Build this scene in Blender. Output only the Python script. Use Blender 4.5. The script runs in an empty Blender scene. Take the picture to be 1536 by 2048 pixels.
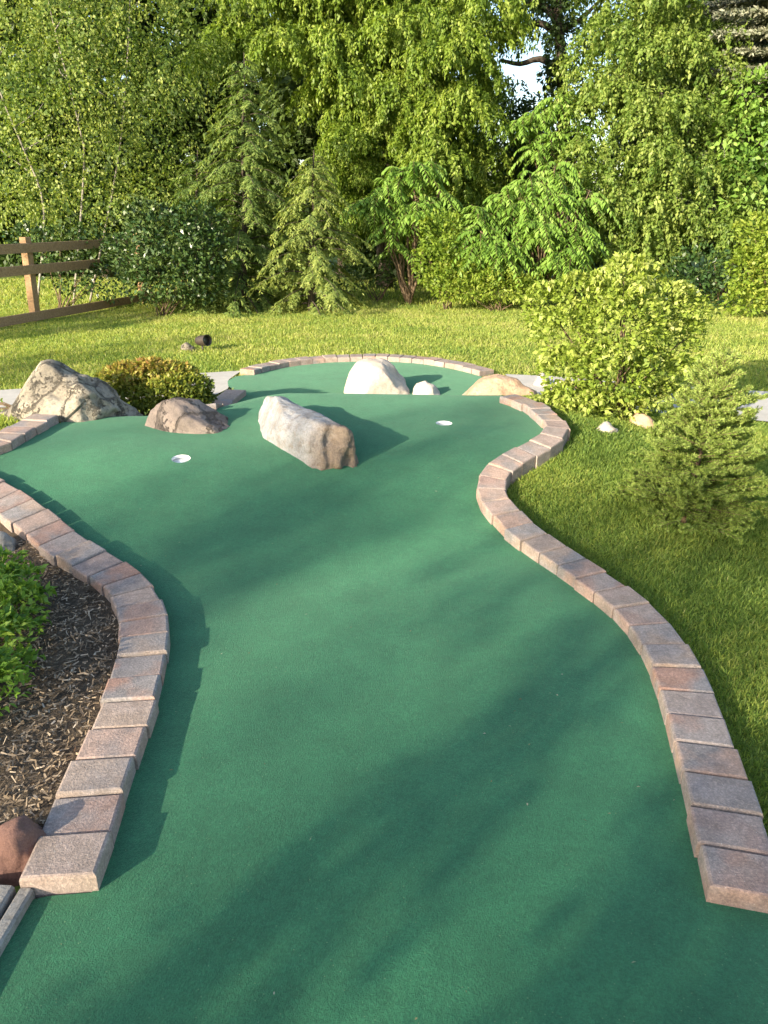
import bpy, bmesh, math, random
import numpy as np
from mathutils import Vector, Matrix, noise
from mathutils.geometry import delaunay_2d_cdt
R = math.radians
S = bpy.context.scene
# ---------------------------------------------------------------- camera, sky, sun, exposure
PITCH, CAMZ, FOC = 22.0, 1.5, 26 / 36 * 2048
cam = bpy.data.cameras.new('camera'); camo = bpy.data.objects.new('camera', cam)
S.collection.objects.link(camo)
cam.sensor_fit = 'VERTICAL'; cam.sensor_height = 36; cam.lens = 26
cam.clip_start = .05; cam.clip_end = 3000
camo.location = (0, 0, CAMZ); camo.rotation_euler = (R(90 - PITCH), 0, 0)
S.camera = camo
SUN_EL, SUN_AZ = 18.0, 43.0            # shadows fall SUN_AZ degrees right of straight ahead
w = bpy.data.worlds.new('World'); S.world = w; w.use_nodes = True
wn = w.node_tree.nodes; wl = w.node_tree.links
bgn = wn['Background']
sky = wn.new('ShaderNodeTexSky'); sky.sky_type = 'NISHITA'; sky.sun_disc = False
sky.sun_elevation = R(SUN_EL); sky.sun_rotation = R(180 + SUN_AZ)
sky.air_density = 1.0; sky.dust_density = 1.5; sky.ozone_density = 1.0
wl.new(sky.outputs[0], bgn.inputs[0]); bgn.inputs[1].default_value = .15
sd = bpy.data.lights.new('sun', 'SUN'); sd.energy = 5.0; sd.angle = R(.7); sd.color = (1, .88, .68)
so = bpy.data.objects.new('sun', sd); S.collection.objects.link(so); so.location = (-8, -8, 12)
sv = Vector((math.sin(R(SUN_AZ)) * math.cos(R(SUN_EL)), math.cos(R(SUN_AZ)) * math.cos(R(SUN_EL)), -math.sin(R(SUN_EL))))
so.rotation_euler = sv.to_track_quat('-Z', 'Y').to_euler()
S.view_settings.view_transform = 'Standard'; S.view_settings.look = 'None'
S.view_settings.exposure = 1.3; S.view_settings.gamma = 1
S.cycles.max_bounces = 6; S.cycles.diffuse_bounces = 3; S.cycles.transmission_bounces = 4
S.cycles.transparent_max_bounces = 8
S.cycles.use_denoising = True

# ---------------------------------------------------------------- helpers
def sstep(a, b, v):
    t = np.clip((v - a) / (b - a), 0, 1); return t * t * (3 - 2 * t)
def H(x, y):
    """ground height: a low mound across the green, flat lawn behind"""
    x = np.asarray(x, float); y = np.asarray(y, float)
    yc = 4.72 + .62 * sstep(-1.45, -.7, x)
    up = sstep(2.75, 4.05, y + .25 * np.sin(x * 1.3 + .5) - .25 * sstep(-.9, .4, x)) * .19 + sstep(3.9, 0.0, yc - y + 3.9) * .06
    up = sstep(2.7, 4.25, y - .3 * sstep(-.9, .5, x)) * .20 + .05 * sstep(0, 1, (y - 3.4) / (yc - 3.4))
    dn = 1 - sstep(0, .95, y - yc - .02)
    side = sstep(-4.6, -2.9, x) * (1 - sstep(1.25, 2.6, x))
    return up * dn * side + .008 * np.sin(x * 2.1 + y * 1.7)
def ray(px, py):
    cx = (px - 768) / FOC; cy = (1024 - py) / FOC; p = R(90 - PITCH)
    return np.array([cx, cy * math.cos(p) + math.sin(p), cy * math.sin(p) - math.cos(p)])
def P(px, py, dz=0.0):
    """the place on the ground where that part of the photograph lies"""
    d = ray(px, py); t = np.arange(.5, 60, .01)
    z = CAMZ + d[2] * t - H(d[0] * t, d[1] * t) - dz
    i = np.argmax(z < 0)
    if not (z < 0).any(): i = len(t) - 1
    a, b = t[max(i - 1, 0)], t[i]
    for _ in range(20):
        m = (a + b) / 2
        if CAMZ + d[2] * m - float(H(d[0] * m, d[1] * m)) - dz < 0: b = m
        else: a = m
    return Vector((d[0] * b, d[1] * b, CAMZ + d[2] * b))
def A(px, py, Y):
    d = ray(px, py); t = Y / d[1]
    return Vector((d[0] * t, Y, CAMZ + d[2] * t))
def link(o, parent=None):
    S.collection.objects.link(o)
    if parent is not None: o.parent = parent
    return o
def tag(o, label=None, cat=None, group=None, kind=None):
    if label: o['label'] = label
    if cat: o['category'] = cat
    if group: o['group'] = group
    if kind: o['kind'] = kind
    return o
def thing(name, loc, label, cat, group=None):
    o = bpy.data.objects.new(name, None); o.empty_display_size = .1; o.location = loc
    link(o); return tag(o, label, cat, group)
def mesh_obj(name, verts, faces, mat, parent=None, smooth=False, local=True):
    """verts are in world space; made relative to the parent's place"""
    v = np.asarray(verts, float).reshape(-1, 3)
    if parent is not None and local: v = v - np.array(parent.location)
    me = bpy.data.meshes.new(name); me.from_pydata(v.tolist(), [], [tuple(map(int, f)) for f in faces])
    me.materials.append(mat)
    if smooth: me.polygons.foreach_set('use_smooth', [True] * len(me.polygons))
    me.update(); return link(bpy.data.objects.new(name, me), parent)
def poly_mesh(name, V, nper, mat, parent=None, rnd=None, smooth=False):
    """many little separate n-gons (leaves, blades): V is (n, nper, 3)"""
    V = np.asarray(V, np.float32); n = len(V)
    if parent is not None: V = V - np.array(parent.location, np.float32)
    me = bpy.data.meshes.new(name)
    me.vertices.add(n * nper); me.vertices.foreach_set('co', V.reshape(-1))
    me.loops.add(n * nper); me.loops.foreach_set('vertex_index', np.arange(n * nper, dtype=np.int32))
    me.polygons.add(n); me.polygons.foreach_set('loop_start', np.arange(0, n * nper, nper, dtype=np.int32))
    me.polygons.foreach_set('loop_total', np.full(n, nper, np.int32))
    at = me.attributes.new('rnd', 'FLOAT', 'FACE')
    at.data.foreach_set('value', np.asarray(rnd if rnd is not None else np.random.rand(n), np.float32))
    me.materials.append(mat); me.update(calc_edges=True); me.validate()
    return link(bpy.data.objects.new(name, me), parent)
def nrm(v): return v / np.maximum(np.linalg.norm(v, axis=-1, keepdims=True), 1e-9)
def leaves(name, C, D, N, L, W, mat, parent, rnd=None, fold=.18):
    """diamond leaves, base C, direction D, upper side N"""
    D = nrm(D); Sd = nrm(np.cross(D, N)); N = np.cross(Sd, D)
    L = np.asarray(L)[:, None] * np.ones((len(C), 1)); W = np.asarray(W)[:, None] * np.ones((len(C), 1))
    m = C + D * L * .45
    V = np.stack([C, m + Sd * W * .5 + N * W * fold, C + D * L - N * L * .12, m - Sd * W * .5 + N * W * fold], 1)
    return poly_mesh(name, V, 4, mat, parent, rnd)
def tube_geo(pts, radii, seg=7):
    pts = [Vector(p) for p in pts]; vs = []; fs = []
    for i, p in enumerate(pts):
        t = (pts[min(i + 1, len(pts) - 1)] - pts[max(i - 1, 0)]).normalized()
        a = t.orthogonal().normalized() if abs(t.z) < .9 else t.cross(Vector((0, 1, 0))).normalized()
        b = t.cross(a)
        for k in range(seg):
            an = 2 * math.pi * k / seg
            vs.append(p + (a * math.cos(an) + b * math.sin(an)) * radii[i])
    for i in range(len(pts) - 1):
        for k in range(seg):
            fs.append((i * seg + k, i * seg + (k + 1) % seg, (i + 1) * seg + (k + 1) % seg, (i + 1) * seg + k))
    fs.append(tuple(range(seg - 1, -1, -1))); fs.append(tuple((len(pts) - 1) * seg + k for k in range(seg)))
    return vs, fs
class Geo:
    def __init__(s): s.v = []; s.f = []
    def add(s, vf):
        o = len(s.v); s.v += [tuple(x) for x in vf[0]]; s.f += [tuple(i + o for i in f) for f in vf[1]]; return s
    def tube(s, pts, radii, seg=7):
        if not hasattr(radii, '__len__'): radii = [radii] * len(pts)
        return s.add(tube_geo(pts, radii, seg))
    def build(s, name, mat, parent=None, smooth=True): return mesh_obj(name, s.v, s.f, mat, parent, smooth)
def smooth_line(pts, n=8):
    pts = [np.array(p, float) for p in pts]; out = []
    q = [2 * pts[0] - pts[1]] + pts + [2 * pts[-1] - pts[-2]]
    for i in range(1, len(q) - 2):
        for k in range(n):
            t = k / n
            out.append(.5 * (2 * q[i] + (q[i + 1] - q[i - 1]) * t + (2 * q[i - 1] - 5 * q[i] + 4 * q[i + 1] - q[i + 2]) * t * t
                             + (3 * q[i] - q[i - 1] - 3 * q[i + 1] + q[i + 2]) * t ** 3))
    out.append(pts[-1]); return np.array(out)
def resample(line, step, n=None):
    line = np.asarray(line); seg = np.linalg.norm(np.diff(line, axis=0), axis=1); s = np.concatenate([[0], np.cumsum(seg)])
    n = n or max(1, round(s[-1] / step)); q = np.linspace(0, s[-1], n + 1)
    return np.stack([np.interp(q, s, line[:, k]) for k in range(line.shape[1])], 1)
def inside(poly, X, Y):
    poly = np.asarray(poly); c = np.zeros(X.shape, bool); j = len(poly) - 1
    for i in range(len(poly)):
        xi, yi = poly[i][:2]; xj, yj = poly[j][:2]
        if yi != yj:
            c ^= ((yi > Y) != (yj > Y)) & (X < (xj - xi) * (Y - yi) / (yj - yi) + xi)
        j = i
    return c

# ---------------------------------------------------------------- materials
def mat(name):
    m = bpy.data.materials.new(name); m.use_nodes = True; nt = m.node_tree
    b = nt.nodes['Principled BSDF']; return m, nt, b
def N_(nt, typ, **kw):
    n = nt.nodes.new(typ)
    for k, v in kw.items(): setattr(n, k, v)
    return n
def ramp(nt, stops, fac):
    r = N_(nt, 'ShaderNodeValToRGB'); cr = r.color_ramp
    while len(cr.elements) < len(stops): cr.elements.new(.5)
    for e, (p, c) in zip(cr.elements, stops): e.position = p; e.color = (*c, 1)
    nt.links.new(fac, r.inputs[0]); return r.outputs[0]
def noise_tex(nt, scale, detail=4, rough=.55, coord='Object', dist=0):
    t = N_(nt, 'ShaderNodeTexCoord'); n = N_(nt, 'ShaderNodeTexNoise')
    n.inputs['Scale'].default_value = scale; n.inputs['Detail'].default_value = detail
    n.inputs['Roughness'].default_value = rough; n.inputs['Distortion'].default_value = dist
    nt.links.new(t.outputs[coord], n.inputs['Vector']); return n.outputs['Fac']
def mixc(nt, fac, a, b, mode='MIX'):
    m = N_(nt, 'ShaderNodeMix', data_type='RGBA', blend_type=mode)
    for sock, v in ((m.inputs[0], fac), (m.inputs[6], a), (m.inputs[7], b)):
        if isinstance(v, (int, float)): sock.default_value = v
        elif isinstance(v, tuple): sock.default_value = (*v, 1)
        else: nt.links.new(v, sock)
    return m.outputs[2]
def bump(nt, b, h, strength=.3, dist=.01):
    n = N_(nt, 'ShaderNodeBump'); n.inputs['Strength'].default_value = strength; n.inputs['Distance'].default_value = dist
    nt.links.new(h, n.inputs['Height']); nt.links.new(n.outputs[0], b.inputs['Normal'])
def leaf_mat(name, stops, trans=.35, rough=.5, spec=.35):
    m, nt, b = mat(name)
    a = N_(nt, 'ShaderNodeAttribute', attribute_name='rnd')
    c = ramp(nt, stops, a.outputs['Fac'])
    nt.links.new(c, b.inputs['Base Color']); b.inputs['Roughness'].default_value = rough
    b.inputs['Specular IOR Level'].default_value = spec
    tr = N_(nt, 'ShaderNodeBsdfTranslucent'); tc = mixc(nt, 1.0, c, (1.0, 1.0, .45), 'MULTIPLY')
    nt.links.new(tc, tr.inputs[0])
    mx = N_(nt, 'ShaderNodeMixShader'); mx.inputs[0].default_value = trans
    nt.links.new(b.outputs[0], mx.inputs[1]); nt.links.new(tr.outputs[0], mx.inputs[2])
    nt.links.new(mx.outputs[0], nt.nodes['Material Output'].inputs[0]); return m
def grade(lo, mid, hi): return [(0, lo), (.5, mid), (1, hi)]
M = {}
M['birch'] = leaf_mat('birch_leaves', grade((.08, .15, .025), (.19, .27, .05), (.37, .42, .11)), .45)
M['willow'] = leaf_mat('drooping_leaves', grade((.085, .15, .02), (.19, .285, .035), (.35, .43, .08)), .45)
M['vine'] = leaf_mat('vine_leaves', grade((.085, .155, .025), (.19, .28, .05), (.36, .43, .11)), .45)
M['hemlock'] = leaf_mat('hemlock_needles', grade((.06, .12, .03), (.17, .25, .06), (.37, .42, .11)), .4)
M['sumac'] = leaf_mat('sumac_leaves', grade((.10, .20, .03), (.20, .34, .055), (.32, .46, .11)), .35)
M['darkshrub'] = leaf_mat('dark_shrub_leaves', grade((.025, .06, .018), (.05, .10, .025), (.12, .17, .05)), .2, .35, .5)
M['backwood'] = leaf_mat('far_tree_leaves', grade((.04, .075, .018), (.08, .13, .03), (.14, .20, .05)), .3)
M['bright'] = leaf_mat('bright_shrub_leaves', grade((.12, .20, .025), (.23, .33, .04), (.38, .44, .08)), .45)
M['golden'] = leaf_mat('golden_shrub_leaves', grade((.15, .23, .03), (.31, .40, .06), (.54, .58, .19)), .4)
M['spruce'] = leaf_mat('spruce_needles', grade((.12, .205, .045), (.27, .37, .075), (.46, .55, .16)), .4)
M['bluespruce'] = leaf_mat('blue_spruce_needles', grade((.10, .13, .08), (.22, .24, .16), (.40, .40, .30)), .15)
M['spirea'] = leaf_mat('spirea_leaves', [(0, (.10, .15, .02)), (.4, (.30, .33, .05)), (.62, (.38, .29, .07)), (1, (.44, .20, .09))], .35)
M['bedplant'] = leaf_mat('bed_plant_leaves', grade((.08, .18, .025), (.17, .32, .04), (.32, .46, .08)), .35)
M['blade'] = leaf_mat('grass_blades', [(0, (.12, .20, .045)), (.4, (.25, .37, .08)), (.75, (.46, .51, .11)), (1, (.58, .54, .24))], .45, .5, .3)

def bark(name, c1, c2, scale=18):
    m, nt, b = mat(name); n = noise_tex(nt, scale, 5, .65)
    nt.links.new(ramp(nt, [(.3, c1), (.7, c2)], n), b.inputs['Base Color']); b.inputs['Roughness'].default_value = .9
    bump(nt, b, n, .6, .02); return m
M['bark'] = bark('dark_bark', (.03, .022, .015), (.09, .07, .05))
M['birchbark'] = bark('birch_bark', (.12, .10, .08), (.40, .37, .31), 9)
M['twig'] = bark('twig_bark', (.08, .05, .03), (.17, .12, .07))

def make_turf():
    m, nt, b = mat('putting_turf')
    big = noise_tex(nt, 1.6, 3, .5); mid = noise_tex(nt, 60, 3, .7); fine = noise_tex(nt, 190, 3, .85)
    c = ramp(nt, [(.30, (.015, .096, .044)), (.72, (.024, .125, .058))], big)
    c = mixc(nt, ramp(nt, [(.42, (0, 0, 0)), (.62, (1, 1, 1))], mixc(nt, .7, mid, fine)), c, mixc(nt, 1.0, c, (2.0, 1.75, 1.7), 'MULTIPLY'))
    c = mixc(nt, .5, c, mixc(nt, 1.0, c, ramp(nt, [(.35, (.7, .72, .72)), (.65, (1.25, 1.22, 1.2))], noise_tex(nt, 7, 5, .7)), 'MULTIPLY'))
    v = N_(nt, 'ShaderNodeTexVoronoi'); v.inputs['Scale'].default_value = 55
    t = N_(nt, 'ShaderNodeTexCoord'); nt.links.new(t.outputs['Object'], v.inputs['Vector'])
    spk = N_(nt, 'ShaderNodeMath', operation='LESS_THAN'); spk.inputs[1].default_value = .07
    nt.links.new(v.outputs['Distance'], spk.inputs[0])
    c = mixc(nt, spk.outputs[0], c, (.16, .26, .13))
    nt.links.new(c, b.inputs['Base Color']); b.inputs['Roughness'].default_value = .85
    b.inputs['Specular IOR Level'].default_value = .25
    b.inputs['Sheen Weight'].default_value = .25; b.inputs['Sheen Roughness'].default_value = .5
    b.inputs['Sheen Tint'].default_value = (.55, .9, .65, 1)
    bump(nt, b, fine, .9, .006); return m
M['turf'] = make_turf()

def make_ground(name, stops, scale, bmp=.5):
    m, nt, b = mat(name); n = noise_tex(nt, scale, 6, .65); n2 = noise_tex(nt, scale * 14, 3, .7)
    c = mixc(nt, .35, ramp(nt, stops, n), ramp(nt, stops, n2))
    nt.links.new(c, b.inputs['Base Color']); b.inputs['Roughness'].default_value = .95
    b.inputs['Specular IOR Level'].default_value = .15
    bump(nt, b, n2, bmp, .02); return m
M['lawn'] = make_ground('lawn_ground', [(.3, (.09, .14, .025)), (.7, (.19, .24, .05))], 1.3, .8)
M['mulch'] = make_ground('mulch_soil', [(.3, (.06, .048, .036)), (.7, (.19, .145, .10))], 9, .9)
M['concrete'] = make_ground('path_concrete', [(.3, (.42, .39, .34)), (.7, (.60, .56, .50))], 5, .3)

def make_paver():
    m, nt, b = mat('paver_concrete')
    oi = N_(nt, 'ShaderNodeObjectInfo')
    base = ramp(nt, [(0, (.24, .225, .22)), (.2, (.30, .25, .225)), (.4, (.40, .265, .205)), (.6, (.265, .245, .235)), (.8, (.34, .27, .235)), (1, (.43, .28, .205))], oi.outputs['Random'])
    alt = ramp(nt, [(0, (.39, .22, .155)), (.4, (.235, .21, .20)), (.7, (.39, .285, .215)), (1, (.21, .19, .185))], oi.outputs['Random'])
    t = N_(nt, 'ShaderNodeTexCoord')
    add = N_(nt, 'ShaderNodeVectorMath', operation='ADD'); nt.links.new(t.outputs['Object'], add.inputs[0])
    cmb = N_(nt, 'ShaderNodeCombineXYZ'); mul = N_(nt, 'ShaderNodeMath', operation='MULTIPLY'); mul.inputs[1].default_value = 40
    nt.links.new(oi.outputs['Random'], mul.inputs[0]); nt.links.new(mul.outputs[0], cmb.inputs[0]); nt.links.new(cmb.outputs[0], add.inputs[1])
    n1 = N_(nt, 'ShaderNodeTexNoise'); n1.inputs['Scale'].default_value = 7; n1.inputs['Detail'].default_value = 3
    n2 = N_(nt, 'ShaderNodeTexNoise'); n2.inputs['Scale'].default_value = 130; n2.inputs['Detail'].default_value = 3; n2.inputs['Roughness'].default_value = .8
    for n in (n1, n2): nt.links.new(add.outputs[0], n.inputs['Vector'])
    f = ramp(nt, [(.42, (0, 0, 0)), (.60, (1, 1, 1))], n1.outputs['Fac'])
    c = mixc(nt, f, base, alt)
    c = mixc(nt, .36, c, mixc(nt, 1.0, c, ramp(nt, [(.34, (.3, .3, .3)), (.52, (1, 1, 1)), (.68, (2.3, 2.2, 2.1))], n2.outputs['Fac']), 'MULTIPLY'))
    n3 = N_(nt, 'ShaderNodeTexNoise'); n3.inputs['Scale'].default_value = 26; n3.inputs['Detail'].default_value = 5; nt.links.new(add.outputs[0], n3.inputs['Vector'])
    c = mixc(nt, .35, c, mixc(nt, 1.0, c, ramp(nt, [(.33, (.55, .53, .5)), (.6, (1.2, 1.2, 1.2))], n3.outputs['Fac']), 'MULTIPLY'))
    vo = N_(nt, 'ShaderNodeTexVoronoi'); vo.inputs['Scale'].default_value = 75; nt.links.new(add.outputs[0], vo.inputs['Vector'])
    lt = N_(nt, 'ShaderNodeMath', operation='LESS_THAN'); lt.inputs[1].default_value = .085; nt.links.new(vo.outputs['Distance'], lt.inputs[0])
    c = mixc(nt, lt.outputs[0], c, (.50, .46, .40))
    nt.links.new(c, b.inputs['Base Color']); b.inputs['Roughness'].default_value = .9
    bump(nt, b, n2.outputs['Fac'], .6, .005); return m
M['paver'] = make_paver()

def make_rock(name, stops, vein, scale=3.0, bmp=.8, endcol=None, crack=0):
    m, nt, b = mat(name)
    n1 = noise_tex(nt, scale, 7, .62, dist=.6); n2 = noise_tex(nt, scale * 9, 6, .7)
    c = ramp(nt, stops, n1)
    mk = ramp(nt, [(.38, (0, 0, 0)), (.52, (1, 1, 1))], n2)
    c = mixc(nt, mk, mixc(nt, .55, c, vein), c)
    cr = None
    if crack:
        t = N_(nt, 'ShaderNodeTexCoord'); mp = N_(nt, 'ShaderNodeMapping'); mp.inputs['Scale'].default_value = (1, 1, .45); mp.inputs['Rotation'].default_value = (0, .25, .3)
        mv = N_(nt, 'ShaderNodeVectorMath', operation='MULTIPLY_ADD'); mv.inputs[1].default_value = (.25, .25, .25); nt.links.new(n2, mv.inputs[0]); nt.links.new(t.outputs['Object'], mv.inputs[2]); nt.links.new(mv.outputs[0], mp.inputs[0])
        vo = N_(nt, 'ShaderNodeTexVoronoi', feature='DISTANCE_TO_EDGE'); vo.inputs['Scale'].default_value = crack; nt.links.new(mp.outputs[0], vo.inputs['Vector'])
        cr = ramp(nt, [(.004, (0, 0, 0)), (.05, (1, 1, 1))], vo.outputs['Distance']); c = mixc(nt, cr, mixc(nt, .5, c, (.07, .06, .05)), c)
    if endcol:
        t = N_(nt, 'ShaderNodeTexCoord'); sx = N_(nt, 'ShaderNodeSeparateXYZ'); nt.links.new(t.outputs['Object'], sx.inputs[0])
        ad = N_(nt, 'ShaderNodeMath', operation='MULTIPLY_ADD'); ad.inputs[1].default_value = .25; nt.links.new(n2, ad.inputs[0]); nt.links.new(sx.outputs[0], ad.inputs[2])
        c = mixc(nt, ramp(nt, [(.46, (0, 0, 0)), (.58, (1, 1, 1))], ad.outputs[0]), c, mixc(nt, n2, endcol, (.08, .06, .05)))
    sp = noise_tex(nt, scale * 45, 2, .8)
    c = mixc(nt, .4, c, mixc(nt, 1.0, c, ramp(nt, [(.3, (.5, .5, .5)), (.6, (1.25, 1.25, 1.25))], sp), 'MULTIPLY'))
    nt.links.new(c, b.inputs['Base Color']); b.inputs['Roughness'].default_value = .85
    b.inputs['Specular IOR Level'].default_value = .3
    hh = mixc(nt, .4, n2, n1); bump(nt, b, mixc(nt, .5, hh, cr) if cr else hh, bmp, .03); return m
M['rock_tan'] = make_rock('tan_granite', [(.3, (.14, .125, .10)), (.5, (.29, .25, .19)), (.7, (.38, .345, .28))], (.06, .055, .05), 3.6, 1.0, None, 5.5)
M['rock_pink'] = make_rock('pink_granite', [(.3, (.14, .115, .10)), (.5, (.25, .20, .17)), (.7, (.36, .31, .27))], (.12, .10, .09), 3.0, .9, None, 4.5)
M['rock_grey'] = make_rock('pale_grey_granite', [(.3, (.19, .19, .19)), (.5, (.33, .33, .335)), (.72, (.45, .45, .465))], (.22, .17, .13), 2.2, 1.0, (.34, .265, .20))
M['rock_white'] = make_rock('white_granite', [(.3, (.33, .27, .22)), (.5, (.50, .43, .36)), (.7, (.60, .54, .47))], (.40, .34, .29), 3, .5)
M['rock_orange'] = make_rock('orange_granite', [(.3, (.42, .25, .15)), (.5, (.54, .36, .23)), (.7, (.62, .50, .39))], (.20, .14, .11), 3, .6)
M['rock_red'] = make_rock('red_stone', [(.3, (.14, .075, .06)), (.6, (.20, .11, .085)), (.75, (.26, .155, .12))], (.15, .08, .06), 4, .4)
M['timber'] = make_rock('weathered_timber', [(.3, (.20, .19, .17)), (.6, (.32, .30, .27)), (.75, (.38, .36, .33))], (.14, .12, .10), 8, .4)

def make_wood():
    m, nt, b = mat('fence_wood')
    t = N_(nt, 'ShaderNodeTexCoord'); mp = N_(nt, 'ShaderNodeMapping'); mp.inputs['Scale'].default_value = (2, 14, 14)
    n = N_(nt, 'ShaderNodeTexNoise'); n.inputs['Scale'].default_value = 3; n.inputs['Detail'].default_value = 6
    nt.links.new(t.outputs['Object'], mp.inputs[0]); nt.links.new(mp.outputs[0], n.inputs['Vector'])
    nt.links.new(ramp(nt, [(.3, (.27, .155, .075)), (.7, (.46, .29, .15))], n.outputs['Fac']), b.inputs['Base Color'])
    b.inputs['Roughness'].default_value = .8; bump(nt, b, n.outputs['Fac'], .4, .01); return m
M['wood'] = make_wood()
def plain(name, c, rough=.5, metal=0):
    m, nt, b = mat(name); n = noise_tex(nt, 40, 3)
    nt.links.new(ramp(nt, [(.3, tuple(x * .85 for x in c)), (.7, tuple(min(1, x * 1.1) for x in c))], n), b.inputs['Base Color'])
    b.inputs['Roughness'].default_value = rough; b.inputs['Metallic'].default_value = metal; return m
M['black'] = plain('black_metal', (.045, .033, .026), .5)
M['glass'] = plain('lamp_glass', (.10, .09, .07), .15)
M['cup'] = plain('white_cup', (.85, .86, .84), .4)

# ---------------------------------------------------------------- outlines traced on the ground (photo pixel -> place on the ground)
BH = .052                                              # kerb height over the turf
def trace(pts): return [tuple(P(p[0], p[1], p[2] if len(p) > 2 else .0)[:2]) for p in pts]
T = BH
left_px = [(192, 1784), (222, 1700), (246, 1620), (270, 1545), (293, 1475), (314, 1410), (328, 1345), (334, 1280, .02), (329, 1225, .05), (306, 1175, T), (262, 1133, T),
           (205, 1097, T), (150, 1062, T), (100, 1022, T), (50, 985, T), (0, 958, T), (-60, 934, T)]
upleft_px = [(-70, 925), (-20, 916), (30, 897), (75, 868), (118, 846)]
right_px = [(1000, 797, .03), (1042, 812, .03), (1078, 832, .05), (1094, 852, T), (1080, 870, T), (1036, 893, T), (998, 914, T), (968, 938, T), (957, 968, .06), (958, 1000, .03), (974, 1034),
            (1004, 1070), (1046, 1104), (1100, 1141), (1156, 1180), (1214, 1224), (1258, 1270), (1290, 1320), (1314, 1378), (1334, 1445), (1352, 1520), (1370, 1600), (1390, 1690), (1414, 1806)]
back_px = [(508, 750), (540, 741), (590, 732), (650, 725.5), (710, 723), (770, 723), (830, 726.5), (880, 733), (925, 742), (960, 752)]
short_px = [(432, 822), (470, 804), (492, 790)]
LEFT, UPLEFT, RIGHT, BACK, SHORT = [smooth_line(trace(p)) for p in (left_px, upleft_px, right_px, back_px, short_px)]
# the green's outline, anticlockwise-agnostic
lobe = [(LEFT[-1][0] - .5, LEFT[-1][1] + .12), (LEFT[-1][0] - .62, LEFT[-1][1] + .35), (UPLEFT[0][0] - .3, UPLEFT[0][1] - .1)]
backleft = trace([(492, 790), (470, 781), (456, 772), (455, 762), (470, 753), (490, 750)])
crest_l = trace([(130, 846, 0)]) ; cx0, cy0 = crest_l[0]
green = [tuple(p) for p in RIGHT] + [(RIGHT[-1][0] + .05, RIGHT[-1][1] + .02), (RIGHT[-1][0] + .9, RIGHT[-1][1] - .02), (1.9, .75), (1.5, -.9), (-1.3, -.9), (-1.02, .8)] + [tuple(P(0, 1915)[:2]), tuple(P(60, 1795)[:2]), tuple(P(120, 1790)[:2])] + \
        [tuple(p) for p in LEFT] + lobe + [tuple(p) for p in UPLEFT] + [(cx0 + .05, cy0 + .12), (-1.5, 4.98), (-1.35, 5.05)] + [tuple(p) for p in SHORT] + backleft[1:] + \
        [tuple(p) for p in BACK] + [(1.05, 6.9), (.98, 6.3), (.95, 5.75)]
green = np.array(green)
HOLES = [P(362, 917), P(888, 846)]

def cdt_sheet(name, outline, step, zf, mat_, holes=(), hr=.054):
    ol = resample(np.vstack([outline, outline[:1]]), step)[:-1]
    lo = ol.min(0); hi = ol.max(0)
    X, Y = np.meshgrid(np.arange(lo[0], hi[0], step), np.arange(lo[1], hi[1], step))
    X = X.ravel() + (np.random.rand(X.size) - .5) * step * .2; Y = Y.ravel() + (np.random.rand(Y.size) - .5) * step * .2
    k = inside(ol, X, Y)
    d = np.full(X.shape, 9.)
    for i in range(len(ol)): d = np.minimum(d, np.hypot(X - ol[i, 0], Y - ol[i, 1]))
    k &= d > step * .55
    pts = [tuple(p) for p in ol]; edges = [(i, (i + 1) % len(ol)) for i in range(len(ol))]
    for h in holes:
        o = len(pts); k &= np.hypot(X - h[0], Y - h[1]) > hr * 1.25
        pts += [(h[0] + hr * math.cos(a * math.pi / 14), h[1] + hr * math.sin(a * math.pi / 14)) for a in range(28)]
        edges += [(o + a, o + (a + 1) % 28) for a in range(28)]
    pts += list(zip(X[k], Y[k]))
    v, _, f, *_ = delaunay_2d_cdt([Vector(p) for p in pts], edges, [], 1, 1e-5)
    v = np.array([tuple(p) for p in v])
    ff = []
    for t in f:
        c = v[list(t)].mean(0)
        if any(math.hypot(c[0] - h[0], c[1] - h[1]) < hr * .97 for h in holes): continue
        a, b_, c_ = v[t[0]], v[t[1]], v[t[2]]
        if (b_[0] - a[0]) * (c_[1] - a[1]) - (b_[1] - a[1]) * (c_[0] - a[0]) < 0: t = t[::-1]
        ff.append(t)
    return mesh_obj(name, np.column_stack([v, zf(v[:, 0], v[:, 1])]), ff, mat_, None, True)
np.random.seed(3)
turf = cdt_sheet('putting_green', green, .05, lambda x, y: H(x, y), M['turf'], HOLES)
tag(turf, kind='structure')

# lawn: one sheet, dense near, reaching the horizon
def axis(lo, hi, step, far):
    a = list(np.arange(lo, hi + step / 2, step)); s = step; v = hi; out = []
    while v < far: s *= 1.5; v += s; out.append(v)
    s = step; v = lo; pre = []
    while v > -far: s *= 1.5; v -= s; pre.append(v)
    return np.array(pre[::-1] + a + out)
ax = axis(-7, 7, .08, 1500); ay = axis(-1.5, 14, .08, 1500)
X, Y = np.meshgrid(ax, ay)
Z = H(X, Y) - .028
nx, ny = len(ax), len(ay)
idx = np.arange(nx * ny).reshape(ny, nx)
F = np.stack([idx[:-1, :-1], idx[:-1, 1:], idx[1:, 1:], idx[1:, :-1]], -1).reshape(-1, 4)
lawn = mesh_obj('lawn', np.column_stack([X.ravel(), Y.ravel(), Z.ravel()]), F, M['lawn'], None, True)
tag(lawn, kind='structure')

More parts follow.
